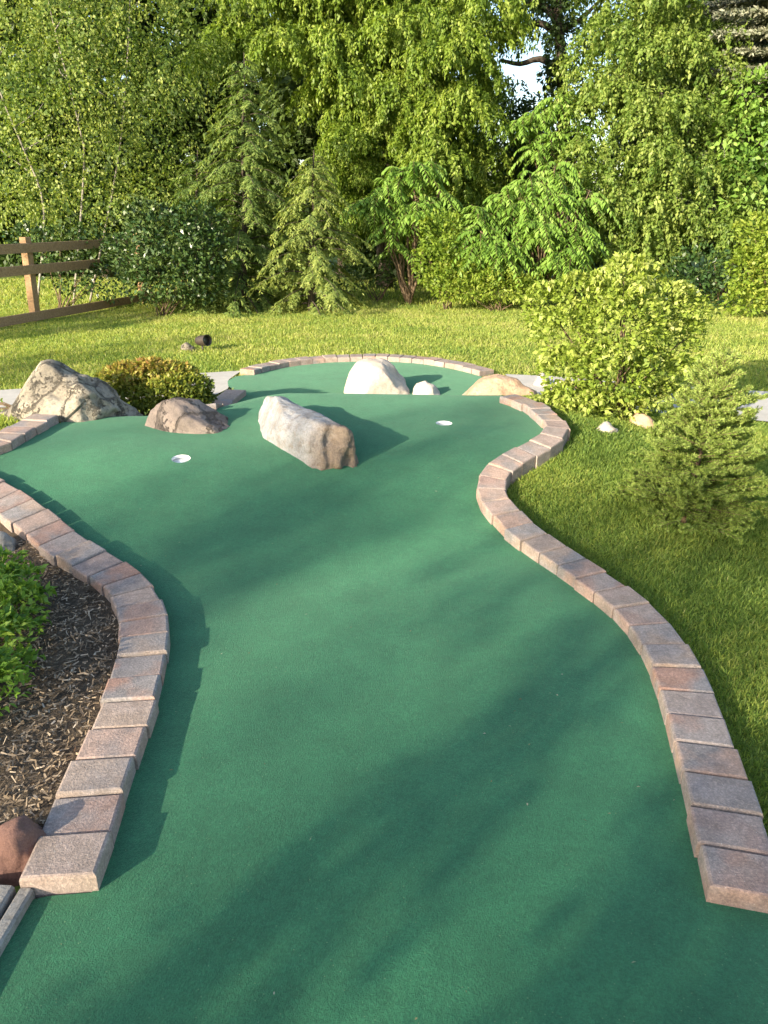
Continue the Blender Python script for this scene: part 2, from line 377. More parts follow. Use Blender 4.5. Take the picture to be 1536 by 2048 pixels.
# concrete walk behind the green, both sides
def sheet_px(name, px, mat_, dz, step=.09):
    o = np.array(trace(px)); s = cdt_sheet(name, o, step, lambda x, y: H(x, y) + dz, mat_); tag(s, kind='structure'); return o
walk_l = sheet_px('concrete_path', [(484, 741), (385, 747), (200, 764), (0, 780), (-250, 805), (-250, 850), (0, 815), (250, 800), (430, 790), (458, 776), (456, 760), (470, 750)], M['concrete'], .0)
walk_r = sheet_px('concrete_path', [(1010, 748), (1100, 752), (1300, 768), (1536, 783), (1800, 800), (1800, 870), (1536, 843), (1400, 828), (1200, 806), (1090, 795), (1040, 780)], M['concrete'], .0)

# mulch bed left
LW = .19
def offset(line, d):
    t = np.gradient(line, axis=0); t /= np.linalg.norm(t, axis=1)[:, None]
    return line + np.stack([-t[:, 1], t[:, 0]], 1) * d
lo = offset(LEFT, .12)
bed = np.vstack([lo, [[lo[-1][0] - .5, lo[-1][1]], [-3.2, 2.6], [-3.0, 1.0], [-1.7, .95], [-1.15, 1.2], [lo[0][0] - .12, lo[0][1] + .1]]])
bz = lambda x, y: H(x, y) - .012 + .012 * np.sin(x * 9) * np.sin(y * 11 + 1)
tag(cdt_sheet('mulch_bed', bed, .05, lambda x, y: bz(x, y) + .012, M['mulch']), kind='structure')

# ---------------------------------------------------------------- paver kerbs
rng = random.Random(5)
KERBS = []
def kerb(line, side, label, step=.14, width=lambda y: .175 + 0 * y, n=None, group='paver kerbs edging the green'):
    """side +1: pavers to the left of the line's direction"""
    q = resample(line, step, n); t = np.gradient(q, axis=0); t /= np.linalg.norm(t, axis=1)[:, None]
    nn = np.stack([-t[:, 1], t[:, 0]], 1) * side
    wd = width(q[:, 1]); c = q.mean(0); root = thing('paver_kerb', (c[0], c[1], float(H(*c))), label, 'kerb', group)
    KERBS.append(np.vstack([q, (q + nn * wd[:, None])[::-1]]))
    for i in range(len(q) - 1):
        a, b = q[i], q[i + 1]; u = (b - a); L = np.linalg.norm(u); u = u / L; g = .0032
        j = rng.uniform(-.013, -.001)
        w0 = wd[i] + rng.uniform(-.006, .006)
        p = [a + u * g, b - u * g, b + nn[i + 1] * w0 - u * g, a + nn[i] * w0 + u * g]
        p = [x + ((nn[i] + nn[i + 1]) / 2) * j for x in p]
        cen = sum(p) / 4; top = BH + rng.uniform(-.005, .005); tx = rng.uniform(-.012, .012)
        vs = []
        rings = ((1.0, -.09), (1.0, top - .010), (.965, top - .003), (.90, top))
        for s, z in rings:
            for x in p:
                v = cen + (x - cen) * s if s == 1 else x + (cen - x) / np.linalg.norm(cen - x) * (.003 if s > .93 else .0105)
                zz = float(H(*x)) + z + (tx * ((x - cen) @ u) if z > 0 else 0)
                vs.append((v[0], v[1], zz))
        fs = [(0, 1, 2, 3)[::-1], (12, 13, 14, 15)]
        for r in range(3):
            for k in range(4): fs.append((r * 4 + k, r * 4 + (k + 1) % 4, r * 4 + 4 + (k + 1) % 4, r * 4 + 4 + k))
        if side < 0: fs = [f[::-1] for f in fs]
        o = mesh_obj('paver', [(v[0] - cen[0], v[1] - cen[1], v[2] - root.location.z) for v in vs], fs, M['paver'], root, False, local=False)
        o.location = (cen[0] - root.location.x, cen[1] - root.location.y, 0)
    return root
kerb(LEFT, 1, 'S-curved paver kerb beside the mulch bed, on the left of the green')
kerb(UPLEFT, 1, 'short paver kerb in front of the tall tan boulder')
kerb(RIGHT, 1, 'long winding paver kerb between the green and the right lawn', step=.132, width=lambda y: np.interp(y, [1.2, 2.3, 3.5, 4.8], [.19, .168, .152, .142]))
kerb(BACK, 1, 'pale arc of pavers round the far end of the green')
kerb(SHORT, 1, 'stub of paver kerb right behind the small pinkish boulder', n=4)

# ---------------------------------------------------------------- cups
for h, lab in zip(HOLES, ('white hole cup on the left plateau, in front of the pinkish boulder', 'white hole cup near the right kerb, beyond the long boulder')):
    g = []; f = []; n = 28; hz = float(H(h[0], h[1]))
    for r, dz in ((.0538, -.001), (.0538, -.024), (.0518, -.020), (.0518, -.001)):
        for k in range(n):
            a = k * 2 * math.pi / n; x = h[0] + r * math.cos(a); y = h[1] + r * math.sin(a)
            g.append((x, y, float(H(x, y)) + dz))
    for r in range(3):
        for k in range(n): f.append((r * n + k, r * n + (k + 1) % n, (r + 1) * n + (k + 1) % n, (r + 1) * n + k))
    for k in range(n): f.append((3 * n + k, 3 * n + (k + 1) % n, (k + 1) % n, k))
    f.append(tuple(range(2 * n, 3 * n)))
    root = thing('hole_cup', (h[0], h[1], hz - .11), lab, 'golf cup', 'cups sunk in the green')
    mesh_obj('liner', g, f, M['cup'], root, True)

# ---------------------------------------------------------------- boulders
def rock(name, base, prof, depth, m, label, rot=0.0, unit=1.0, seed=0, planes=9, rough=.05, sub=5, sink=.06, yprof=None, group='boulders round the green', tilt=0.0, box=(3, .55), extra=()):
    """prof: (u, height) with u in metres along the rock's own long axis"""
    rg = random.Random(seed); bm = bmesh.new(); bmesh.ops.create_icosphere(bm, subdivisions=sub, radius=1)
    us = [p[0] for p in prof]; hs = [p[1] for p in prof]; u0, u1 = us[0], us[-1]; off = Vector((seed * 7.3, seed * 3.1, 0))
    cuts = []
    for k in range(planes):
        a = rg.uniform(0, 2 * math.pi); e = rg.uniform(-.1, .9)
        cuts.append((Vector((math.cos(a) * math.cos(e), math.sin(a) * math.cos(e), math.sin(e))), rg.uniform(.78, .93)))
    cuts += [(Vector(n).normalized(), d) for n, d in extra]
    for v in bm.verts:
        c = v.co.copy()
        e = box[0]; s = max(abs(c.x) ** e + abs(c.y) ** e + abs(c.z) ** e, 1e-6) ** (-1 / e)     # boxier than a ball
        c = c.lerp(c * s, box[1])
        for n, d in cuts:
            k = c.dot(n) - d
            if k > 0: c -= n * k * .9
        nz = noise.fractal(c * 1.7 + off, .9, 2.1, 5) ; rd = noise.ridged_multi_fractal(c * 1.4 + off, .9, 2.2, 4, 1.0, 2.0) - 1.2
        c *= 1 + rough * (nz * 1.3 - max(0, rd) * .8)
        x = u0 + (u1 - u0) * (max(-1, min(1, c.x)) + 1) / 2
        h = float(np.interp(x, us, hs)); hn = max((max(0, 1 - min(1, abs(c.x)) ** box[0])) ** (1 / box[0]), .3)
        c2 = Vector((x + .02 * nz, c.y * depth / 2, 0))
        c2.z = min(c.z / hn, 1 + .10 * (c.z / hn - 1)) * h if c.z > 0 else c.z * .12
        v.co = c2
    bmesh.ops.recalc_face_normals(bm, faces=bm.faces)
    me = bpy.data.meshes.new(name); bm.to_mesh(me); bm.free(); me.materials.append(m)
    me.polygons.foreach_set('use_smooth', [True] * len(me.polygons))
    o = link(bpy.data.objects.new(name, me)); o.location = (base[0], base[1], base[2] - sink); o.rotation_euler = (0, tilt, rot)
    tag(o, label, 'boulder', group); return o
def pxprof(pts, cx, base, Y, sink=.06):
    k = Y / FOC * 1.03; return [((x - cx) * k, max(.02, (base - y) * k + sink)) for x, y in pts]
b = A(132, 842, 4.95); b.z = float(H(b.x, b.y))
rock('boulder', b, pxprof([(0, 838), (24, 808), (46, 772), (68, 748), (88, 738), (112, 738), (130, 746), (148, 760), (170, 764), (194, 758), (216, 766), (238, 778), (256, 798), (272, 838)], 132, 842, 5.05),
     .62, M['rock_tan'], 'tall tan and grey boulder with a pointed peak on the left of the green', seed=1, rough=.09, planes=8, box=(3.2, .8))
b = P(382, 848)
rock('boulder', b, pxprof([(282, 838), (296, 815), (322, 800), (352, 797), (392, 806), (428, 818), (456, 832), (478, 852)], 382, 852, 4.75),
     .42, M['rock_pink'], 'low pinkish brown boulder on the crest, left of the long grey one', seed=2, rough=.06)
b0, b1 = P(672, 938), P(520, 842); mid = (b0 + b1) / 2; dv = b0 - b1
rock('boulder', Vector((mid.x + .01, mid.y + .03, float(H(mid.x, mid.y)))), [(-.56, .20), (-.48, .25), (-.30, .255), (-.1, .24), (.15, .235), (.36, .245), (.47, .235), (.56, .20)], .31, M['rock_grey'],
     'long pale grey boulder lying across the middle of the green', rot=math.atan2(dv.y, dv.x), seed=3, rough=.06, planes=2, sink=.05, box=(3.8, .82), extra=[((1, -.15, .10), .86)])
b = A(755, 790, 6.65); b.z = float(H(b.x, b.y))
rock('boulder', b, pxprof([(688, 786), (698, 748), (712, 730), (735, 724), (765, 726), (788, 740), (808, 760), (822, 786)], 755, 790, 6.65),
     .5, M['rock_white'], 'bright white boulder behind the crest, in the back of the green', seed=4, rough=.04)
b = A(850, 790, 6.55); b.z = float(H(b.x, b.y))
rock('stone', b, pxprof([(820, 786), (832, 768), (850, 764), (868, 772), (884, 787)], 850, 790, 6.55), .28, M['rock_white'], 'small white stone right of the bright white boulder', seed=5, rough=.05, sub=4)
b = A(990, 795, 5.8); b.z = float(H(b.x, b.y))
rock('boulder', b, pxprof([(912, 782), (926, 766), (958, 754), (992, 750), (1030, 757), (1054, 768), (1072, 785)], 990, 795, 5.8), .55, M['rock_orange'],
     'rounded orange boulder where the right kerb meets the back arc', seed=6, rough=.05)
for k, (px, py, wpx, hpx, mm, lab) in enumerate([(1284, 846, 66, 24, 'rock_orange', 'tan stone under the golden shrub, nearest the little spruce'), (1212, 855, 46, 14, 'rock_white', 'flat white stone in front of the golden shrub'),
        (1085, 770, 40, 26, 'rock_white', 'white stone between the orange boulder and the golden shrub'), (1118, 776, 34, 20, 'rock_white', 'smaller white stone at the left foot of the golden shrub'),
        (376, 698, 34, 14, 'rock_tan', 'small tan stone left of the black spotlight on the far lawn')]):
    b = P(px, py); d = b.y; hw = wpx / 2 * d / FOC; hh = hpx * d / FOC
    rock('stone', b, [(-hw, .02), (-hw * .7, hh * .8), (-.1 * hw, hh + .02), (hw * .6, hh * .8), (hw, .02)], hw * 1.5, M[mm], lab, seed=11 + k, sub=3, sink=.02, group='small stones in the planting')
b = P(34, 1748)
rock('stone', Vector((b.x - .01, b.y + .06, b.z)), [(-.075, .05), (-.05, .10), (0, .125), (.045, .105), (.065, .04)], .15, M['rock_red'], 'smooth reddish brown stone tucked behind the near end of the left kerb', seed=21, planes=4, rough=.02, sub=4, sink=.02, group='small stones in the planting')
b = P(4, 1098)
rock('stone', b, [(-.09, .03), (-.06, .09), (0, .11), (.05, .08), (.08, .02)], .14, M['timber'], 'pale grey stone against the outside of the left kerb, at the photo edge', seed=22, sub=4, sink=.02, group='small stones in the planting')
# weathered timber edging, bottom left
p0 = P(70, 1792); p1 = P(-60, 2020); u = (p1 - p0); u.z = 0; u.normalize(); s = Vector((u.y, -u.x, 0)) 
if s.x > 0: s = -s
p0 = p0 + s * .0
g = Geo(); L = 1.3
def beam(g, o, u, s, L, w0, w1, z0, z1, c=.006):
    vs = []; 
    for a in (0, L):
        for q, z in ((w0, z0), (w1, z0), (w1, z1 - c), (w1 - c, z1), (w0 + c, z1), (w0, z1 - c)):
            p = o + u * a + s * q; vs.append((p.x, p.y, z))
    fs = [(0, 1, 2, 3, 4, 5), (11, 10, 9, 8, 7, 6)] + [(k, k + 6, (k + 1) % 6 + 6, (k + 1) % 6) for k in range(6)]
    g.add((vs, fs))
beam(g, p0, u, s, L, .0, .035, -.06, .028); beam(g, p0, u, s, L, .045, .2, -.06, .034)
tr = thing('timber_edging', (p0.x, p0.y, 0), 'weathered grey timber edging at the near left corner of the green', 'edging')
g.build('timber', M['timber'], tr, smooth=False)

# ---------------------------------------------------------------- spotlight on the far lawn
b = P(402, 698)
sp = thing('garden_spotlight', b, 'small black bullet spotlight standing on the far lawn', 'spotlight')
ctr = b + Vector((.02, 0, .10)); dr = Vector((.75, -.55, .12)).normalized()
prof = [(-.085, .030), (-.075, .048), (-.02, .060), (.05, .062), (.10, .068), (.10, .060), (.06, .056)]
g = Geo(); pr = [ctr + dr * a for a, r in prof]
g.add(tube_geo(pr[:5], [r for a, r in prof[:5]], 18)); g.f.pop()
n0 = len(g.v); aa = dr.orthogonal().normalized(); bb = dr.cross(aa)
for a, r in ((.10, .068), (.10, .06), (.05, .056)):
    for k in range(18):
        an = 2 * math.pi * k / 18; g.v.append(tuple(ctr + dr * a + (aa * math.cos(an) + bb * math.sin(an)) * r))
for r in range(2):
    for k in range(18): g.f.append((n0 + r * 18 + k, n0 + r * 18 + (k + 1) % 18, n0 + r * 18 + 18 + (k + 1) % 18, n0 + r * 18 + 18 + k))
g.build('lamp_housing', M['black'], sp)
g = Geo(); g.tube([ctr + dr * .048, ctr + dr * .052], .056, 18); g.build('lens', M['glass'], sp)
g = Geo(); g.tube([b + Vector((.02, 0, -.06)), b + Vector((.02, 0, .05))], [.008, .012], 8); g.build('stake', M['black'], sp)

# ---------------------------------------------------------------- rail fence
def yaw_of(a, b): return math.atan2(b.y - a.y, b.x - a.x)
f0, f1 = P(70, 640), P(310, 598)
fdir = Vector((f1.x - f0.x, f1.y - f0.y, 0)).normalized(); fn = Vector((fdir.y, -fdir.x, 0))
fence = thing('rail_fence', f0, 'brown wooden post and rail fence under the birch', 'fence')
def slab(o, u, s, L, t, z0, z1, a0=0.0):
    g = Geo(); beam(g, o + u * a0, u, s, L, -t / 2, t / 2, z0, z1, .008); return g
for a in (-2.6, 0, 2.75):
    q = f0 + fdir * a
    g = slab(q, fdir, fn, .11, .11, f0.z - .3, f0.z + 1.17, -.055); po = g.build('post', M['wood'], fence, False)
    for v in po.data.vertices: v.co += Vector(fdir) * max(0, v.co.z) * .07
for z in (.06, .72, 1.02):
    for k, a in enumerate((-3.4, -1.2)):
        g = slab(f0 - fn * .0 + fn * .076, fdir, fn, 2.195 if k == 0 else 4.6, .04, f0.z + z - .06, f0.z + z + .07, a); g.build('rail', M['wood'], fence, False)

# ---------------------------------------------------------------- plants
RG = np.random.default_rng(11)
def rnd_dir(n): return nrm(RG.normal(size=(n, 3)))
def ell_points(n, c, r, lo=.55):
    d = rnd_dir(n); k = RG.uniform(lo ** 3, 1, n)[:, None] ** (1 / 3); return np.array(c) + d * k * np.array(r), d
def clump_leaves(clumps, per, L, W, droop=.4, up=.5, size_j=.35, lo=.6, tone=.5):
    C = []; D = []; Nn = []; rd = []
    for (c, r) in clumps:
        vol = (r[0] * r[1] * r[2]) ** (1 / 3); n = max(20, int(per * vol * vol))
        p, d = ell_points(n, c, r, lo); C.append(p)
        D.append(nrm(d + np.array([0, 0, -droop]) + RG.normal(size=(n, 3)) * .55)); Nn.append(nrm(d * .6 + np.array([0, 0, up]) + RG.normal(size=(n, 3)) * .5))
        rd.append(np.clip(RG.normal(tone + RG.normal() * .17, .18, n), 0, 1))
    C = np.concatenate(C); n = len(C)
    return C, np.concatenate(D), np.concatenate(Nn), L * RG.uniform(1 - size_j, 1 + size_j, n), W * RG.uniform(1 - size_j, 1 + size_j, n), np.concatenate(rd)
def strands(starts, outs, length, per, L, W, spread=.5, tone=.5, hang=1.0):
    """arching sprays that leave along outs and hang down, leaves all along"""
    C = []; D = []; Nn = []; rd = []
    for s, o in zip(starts, outs):
        ln = length * RG.uniform(.6, 1.3); n = int(per * RG.uniform(.8, 1.2)); t = RG.uniform(0, 1, n) ** .8
        side = np.array([-o[1], o[0], 0])
        p = s + np.outer(t * ln * .75, o) * np.array([1, 1, .6]) + np.outer(-hang * ln * t ** 2 * .85, [0, 0, 1]) + RG.normal(size=(n, 3)) * ln * .13 * spread
        tan = nrm(o * (1 - t)[:, None] + np.array([0, 0, -1.6]) * hang * t[:, None] + 1e-4)
        C.append(p); D.append(nrm(tan + RG.normal(size=(n, 3)) * .5)); Nn.append(nrm(o * .6 + np.array([0, 0, .7]) + RG.normal(size=(n, 3)) * .45))
        rd.append(np.clip(RG.normal(tone + RG.normal() * .17, .16, n), 0, 1))
    C = np.concatenate(C); n = len(C)
    return C, np.concatenate(D), np.concatenate(Nn), L * RG.uniform(.65, 1.35, n), W * RG.uniform(.65, 1.35, n), np.concatenate(rd)
def crown(name, arrs, m, parent):
    C, D, Nn, L, W, rd = [np.concatenate([a[i] for a in arrs]) for i in range(6)]
    return leaves(name, C, D, Nn, L, W, m, parent, rd)
def curve(a, b, sag=.0, n=6, jit=.0):
    a = Vector(a); b = Vector(b); out = []
    for i in range(n + 1):
        t = i / n; p = a.lerp(b, t); p.z += sag * 4 * t * (1 - t)
        if 0 < i < n: p += Vector((rng.uniform(-jit, jit), rng.uniform(-jit, jit), 0))
        out.append(p)
    return out
def taper(r0, r1, n): return [r0 + (r1 - r0) * i / n for i in range(n + 1)]

def split(clumps, k=6, f=.5):
    out = []
    for c, rr in clumps:
        for j in range(k):
            d = rnd_dir(1)[0]; q = f * RG.uniform(.7, 1.2)
            out.append((tuple(np.array(c) + d * np.array(rr) * .72), tuple(np.array(rr) * q * np.array([1.1, 1.1, .85]))))
    return out
def clump_tree(name, base, clumps, m, barkm, label, cat='tree', trunk_r=.12, per=900, L=.09, W=.05, droop=.4, hang=None, group=None, tone=.5, top=None, lo=.6, limbs=True):
    """trunk with limbs to every clump; crown of leaf clumps, with hanging sprays where hang=(length, per, count)"""
    root = thing(name, base, label, cat, group); g = Geo()
    cs = np.array([c for c, r in clumps]); zt = cs[:, 2].max() if top is None else top
    ctr = cs.mean(0); tp = Vector((base[0] * .6 + ctr[0] * .4, base[1] * .6 + ctr[1] * .4, zt)); bs = Vector(base) - Vector((0, 0, .15))
    pts = curve(bs, tp, 0, 8, .08); g.tube(pts, taper(trunk_r, trunk_r * .2, 8), 9)
    if limbs:
        for c in cs:
            f = np.clip((c[2] - base[2]) / (zt - base[2]) * .75, .15, .95); k = f * 8; i = int(k); q = pts[i].lerp(pts[min(i + 1, 8)], k - i)
            g.tube(curve(q, c, .1, 5, .05), taper(trunk_r * .35 * (1.1 - f * .6), .008, 5), 5)
    g.build('trunk', barkm, root)
    arrs = [clump_leaves(clumps, per, L, W, droop, lo=lo, tone=tone)]
    if hang:
        st = []; ot = []
        for c, r in clumps:
            n = max(4, int(hang[2] * r[0] * 2)); d = rnd_dir(n); d[:, 2] = np.abs(d[:, 2]) * .6 - .1; d = nrm(d)
            st += list(np.array(c) + d * np.array(r) * .8); o = d.copy(); o[:, 2] = np.abs(o[:, 2]) * .3; ot += list(nrm(o))
        arrs.append(strands(st, ot, hang[0], hang[1], L, W, tone=tone + .06))
    crown('crown', arrs, m, root); return root
def blob(px, py, Y, rpx, rpy=None, ry=None):
    c = A(px, py, Y); k = math.hypot(Y, 0) / FOC; rx = rpx * k; rz = (rpy or rpx) * k
    return (tuple(c), (rx, ry or (rx + rz) / 2, rz))
def ground(px, Y): 
    x = (px - 768) / FOC * Y * 1.02; return (x, Y, float(H(x, Y)) - .03)

# --- far wall of trees (each its own tree), leaving the bright gap
def far_tree(px, Y, top_px, halfw, label, tone=.45):
    base = ground(px, Y); cl = []; zt = A(px, top_px, Y)[2]
    n = 16
    for k in range(n):
        f = (k + .5) / n; z = .5 + (zt - .5) * f; rw = halfw * Y / FOC * (1.0 - .35 * f)
        a = k * 2.4; r = rw * .62
        cl.append(((base[0] + math.cos(a) * rw * .55, Y + math.sin(a) * rw * .45, z), (r, r, max(.55, (zt) / n * 1.5))))
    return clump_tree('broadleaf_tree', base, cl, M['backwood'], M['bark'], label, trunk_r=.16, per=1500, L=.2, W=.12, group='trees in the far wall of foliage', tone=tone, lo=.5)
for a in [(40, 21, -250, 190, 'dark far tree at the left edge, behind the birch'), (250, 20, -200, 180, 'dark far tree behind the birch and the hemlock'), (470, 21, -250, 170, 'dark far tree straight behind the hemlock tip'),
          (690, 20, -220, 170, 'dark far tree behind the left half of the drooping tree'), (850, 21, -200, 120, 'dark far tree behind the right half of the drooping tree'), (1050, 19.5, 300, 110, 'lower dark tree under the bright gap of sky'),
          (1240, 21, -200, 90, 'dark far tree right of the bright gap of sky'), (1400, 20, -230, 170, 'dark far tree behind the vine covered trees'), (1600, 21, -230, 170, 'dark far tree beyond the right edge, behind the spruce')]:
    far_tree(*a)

# --- central drooping tree
cl = [blob(*q) for q in [(470, 60, 16.5, 80, 60), (560, 20, 16, 90, 60), (610, 110, 15.6, 85, 60), (700, 40, 16, 90, 55), (745, 130, 15.5, 80, 60), (820, 40, 15.8, 80, 60), (890, 100, 15.4, 90, 70), (945, 40, 15.8, 60, 60),
      (965, 160, 15.8, 35, 40), (700, 210, 16.3, 70, 50), (830, 200, 15.5, 65, 55), (925, 240, 15.3, 75, 60), (860, 300, 15.2, 60, 50), (740, 300, 15.8, 70, 60), (960, 320, 15.6, 50, 60), (680, 380, 16.2, 60, 60), (800, 400, 16.3, 80, 60), (910, 400, 16.0, 70, 60),
      (650, -60, 16.2, 110, 60), (850, -70, 16.2, 110, 60), (520, -80, 16.5, 110, 60)]]
clump_tree('drooping_tree', ground(770, 16.8), split(cl, 6, .5), M['willow'], M['bark'], 'big yellow green tree with drooping sprays in the middle of the background', trunk_r=.2, per=3000, L=.078, W=.036, droop=.8, hang=(.5, 80, 18), tone=.5, limbs=False)

# --- birch with pale stems
def birch(stems, blobs, label, n_leaf=900):
    base = Vector(ground(*stems[0][0])); root = thing('birch_tree', base, label, 'tree', 'birches by the fence'); g = Geo()
    for st in stems:
        b0 = Vector(ground(*st[0])); pts = [b0 - Vector((0, 0, .1))] + [A(x, y, Y + .45) for x, y, Y in st[1]]
        pl = smooth_line([tuple(p) for p in pts], 4); g.tube(pl, taper(.022, .010, len(pl) - 1), 8)
        for q in pl[6::2]:
            e = Vector(q) + Vector((rng.uniform(-.8, .8), rng.uniform(-.6, .6), rng.uniform(.2, .7))); g.tube(curve(q, e, -.05, 4, .03), taper(.015, .004, 4), 5)
    g.build('stem', M['birchbark'], root)
    arrs = [clump_leaves(blobs, int(n_leaf * 1.6), .052, .04, .6, .4, lo=.2, tone=.5)]
    st = []; ot = []
    for c, r in blobs:
        d = rnd_dir(10); d[:, 2] = np.abs(d[:, 2]) * .5; st += list(np.array(c) + d * np.array(r) * .8); ot += list(nrm(d * np.array([1, 1, .3])))
    arrs.append(strands(st, ot, .6, 40, .052, .04, .8, .62)); crown('crown', arrs, M['birch'], root)
bl = [blob(*q) for q in [(20, 60, 13.6, 90, 80), (110, 20, 14, 90, 80), (120, 130, 13.4, 90, 70), (30, 180, 13.8, 80, 70), (200, 80, 14, 90, 90), (290, 60, 14.4, 80, 90), (210, 190, 13.7, 90, 70), (300, 180, 14.2, 80, 70), (110, 250, 13.5, 90, 70),
      (20, 300, 14, 80, 70), (200, 300, 14, 90, 60), (310, 290, 14.4, 80, 70), (90, 370, 13.8, 80, 55), (220, 390, 14, 80, 50), (330, 380, 14.3, 70, 60), (30, 420, 14.2, 70, 50), (140, 440, 14.0, 70, 45), (60, -60, 14, 120, 70), (250, -50, 14.2, 120, 70), (370, 120, 14.8, 60, 100)]]
birch([((105, 13.4), [(88, 420, 13.4), (48, 300, 13.3), (8, 205, 13.2), (-40, 60, 13.2), (-70, -60, 13.2)]), ((175, 13.6), [(168, 340, 13.5), (158, 250, 13.4), (110, 60, 13.4), (85, -60, 13.4)]), ((205, 13.9), [(235, 330, 14), (255, 120, 14), (262, -60, 14)])],
      bl, 'loose leaved birch with thin pale stems rising behind the fence', 1000)

# --- hemlocks
def hemlock(px, Y, apex_px, wpx, label, nb=70, lean=0.0, seed=1, tone=.5):
    base = Vector(ground(px, Y)); top = A(apex_px[0], apex_px[1], Y); root = thing('hemlock_tree', base, label, 'tree', 'hemlocks at the lawn edge'); rg = np.random.default_rng(seed)
    g = Geo(); g.tube(curve(base - Vector((0, 0, .1)), top, 0, 8, .02), taper(.07, .006, 8), 8); C = []; D = []; Nn = []; rd = []
    Rm = wpx / 2 * Y / FOC; hh = top.z - base.z
    for k in range(nb):
        f = .03 + .95 * (k / nb) ** .9; o = base.lerp(top, f); a = k * 2.399 + rg.uniform(-.4, .4); ln = Rm * ((1 - f) ** .75 * .97 + .05) * rg.uniform(.7, 1.12)
        d = np.array([math.cos(a), math.sin(a), 0]); up = .32 * (f > .2) + .1; n = 6; br = []
        for i in range(n + 1):
            t = i / n; br.append(np.array(o) + d * ln * t + np.array([0, 0, ln * (up * t - .55 * t * t)]))
        g.tube(br, taper(.012 * (1.2 - f), .003, n), 5)
        nt = max(5, int(ln * 22)); bt = np.array(br)
        for j in range(nt):
            t = rg.uniform(.1, 1); i = min(int(t * n), n - 1); q = bt[i] + (bt[i + 1] - bt[i]) * (t * n - i)
            sd = np.array([-d[1], d[0], 0]) * rg.choice([-1, 1]); td = nrm(d * .75 + sd * rg.uniform(.2, 1.0) + np.array([0, 0, -.35])); tl = rg.uniform(.15, .34) * (.5 + ln / Rm * .6)
            m_ = int(10 + tl * 75); tt = rg.uniform(0, 1, m_); p = q + np.outer(tt * tl, td) + np.outer(-tl * .45 * tt ** 2, [0, 0, 1])
            s2 = np.cross(td, [0, 0, 1.]); s2 /= np.linalg.norm(s2); sg = rg.choice([-1, 1], m_)[:, None]
            C.append(p); D.append(nrm(td * .7 + s2 * sg * .7 + np.array([0, 0, -.3]) + rg.normal(size=(m_, 3)) * .2)); Nn.append(nrm(np.array([0, 0, 1]) + d * .5 + rg.normal(size=(m_, 3)) * .3))
            rd.append(np.clip(tone - .25 + .35 * tt * t + rg.normal(0, .14, m_) + .1, 0, 1))
    g.build('trunk', M['bark'], root); C = np.concatenate(C); n = len(C)
    leaves('needles', C, np.concatenate(D), np.concatenate(Nn), rg.uniform(.045, .085, n), rg.uniform(.014, .024, n), M['hemlock'], root, np.concatenate(rd), .1)
hemlock(500, 13.2, (488, 105), 330, 'tall hemlock with a thin bare tip and drooping fronds', 90, seed=1, tone=.55)
hemlock(628, 12.7, (628, 300), 290, 'shorter hemlock with sunlit drooping fronds, right of the tall one', 64, seed=2, tone=.78)
hemlock(410, 13.6, (395, 300), 240, 'half hidden dark hemlock between the round shrub and the tall hemlock', 55, seed=3, tone=.4)

# --- shrubs
def shrub(name, base, blobs, m, label, L=.05, W=.03, per=1500, stems=9, group=None, cat='shrub', tone=.5, droop=-.2, lo=.45, spikes=0, spike_len=.2, spike_per=16, rdf=None, stem_r=.012):
    base = Vector(base); root = thing(name, base, label, cat, group); g = Geo()
    for k in range(stems):
        c, r = blobs[k % len(blobs)]; e = Vector(c) + Vector([rng.uniform(-.6, .6) * r[i] for i in range(3)])
        g.tube(curve(base + Vector((rng.uniform(-.08, .08), rng.uniform(-.08, .08), -.03)), e, .03, 5, .02), taper(stem_r, .003, 5), 5)
    g.build('stems', M['twig'], root)
    arrs = [clump_leaves(blobs, per, L, W, droop, lo=lo, tone=tone)]
    if spikes:
        st = []; ot = []
        for c, r in blobs:
            d = rnd_dir(spikes); d[:, 2] = np.abs(d[:, 2]); d = nrm(d + np.array([0, 0, .4])); st += list(np.array(c) + d * np.array(r) * .75); ot += list(d)
        arrs.append(strands(st, ot, spike_len, spike_per, L, W, .25, tone + .1, hang=.15))
    if rdf:
        for a in arrs: a[5][:] = np.clip(rdf(a[0]) + RG.normal(0, .13, len(a[0])), 0, 1)
    crown('foliage', arrs, m, root); return root
shrub('round_shrub', ground(345, 12.1), [blob(*q) for q in [(345, 470, 12.1, 90, 50), (300, 445, 12.1, 50, 40), (395, 450, 12.1, 55, 40), (275, 510, 12.1, 60, 50), (410, 510, 12.1, 65, 55), (340, 545, 11.9, 95, 50), (300, 570, 12.1, 50, 38), (395, 570, 12.1, 60, 36)]],
      M['darkshrub'], 'round dark green shrub at the end of the rail fence', .07, .042, 3600, 10, tone=.5, spikes=20, spike_len=.25)
shrub('lawn_edge_shrub', ground(890, 13.0), [blob(*q) for q in [(885, 470, 13, 45, 45), (870, 530, 12.9, 45, 45), (900, 560, 12.8, 50, 38), (920, 500, 13.1, 40, 40)]], M['bright'], 'narrow yellow green shrub left of the bright sumac', .07, .04, 4500, 8, tone=.6, spikes=10, group='shrubs along the far lawn edge')
shrub('lawn_edge_shrub', ground(985, 12.7), [blob(*q) for q in [(940, 575, 12.7, 50, 28), (1000, 570, 12.6, 55, 32), (1050, 580, 12.7, 45, 25), (970, 545, 12.9, 50, 28)]], M['bright'], 'low weedy clump at the foot of the bright sumac', .07, .026, 7000, 10, tone=.6, spikes=40, spike_len=.35, group='shrubs along the far lawn edge')
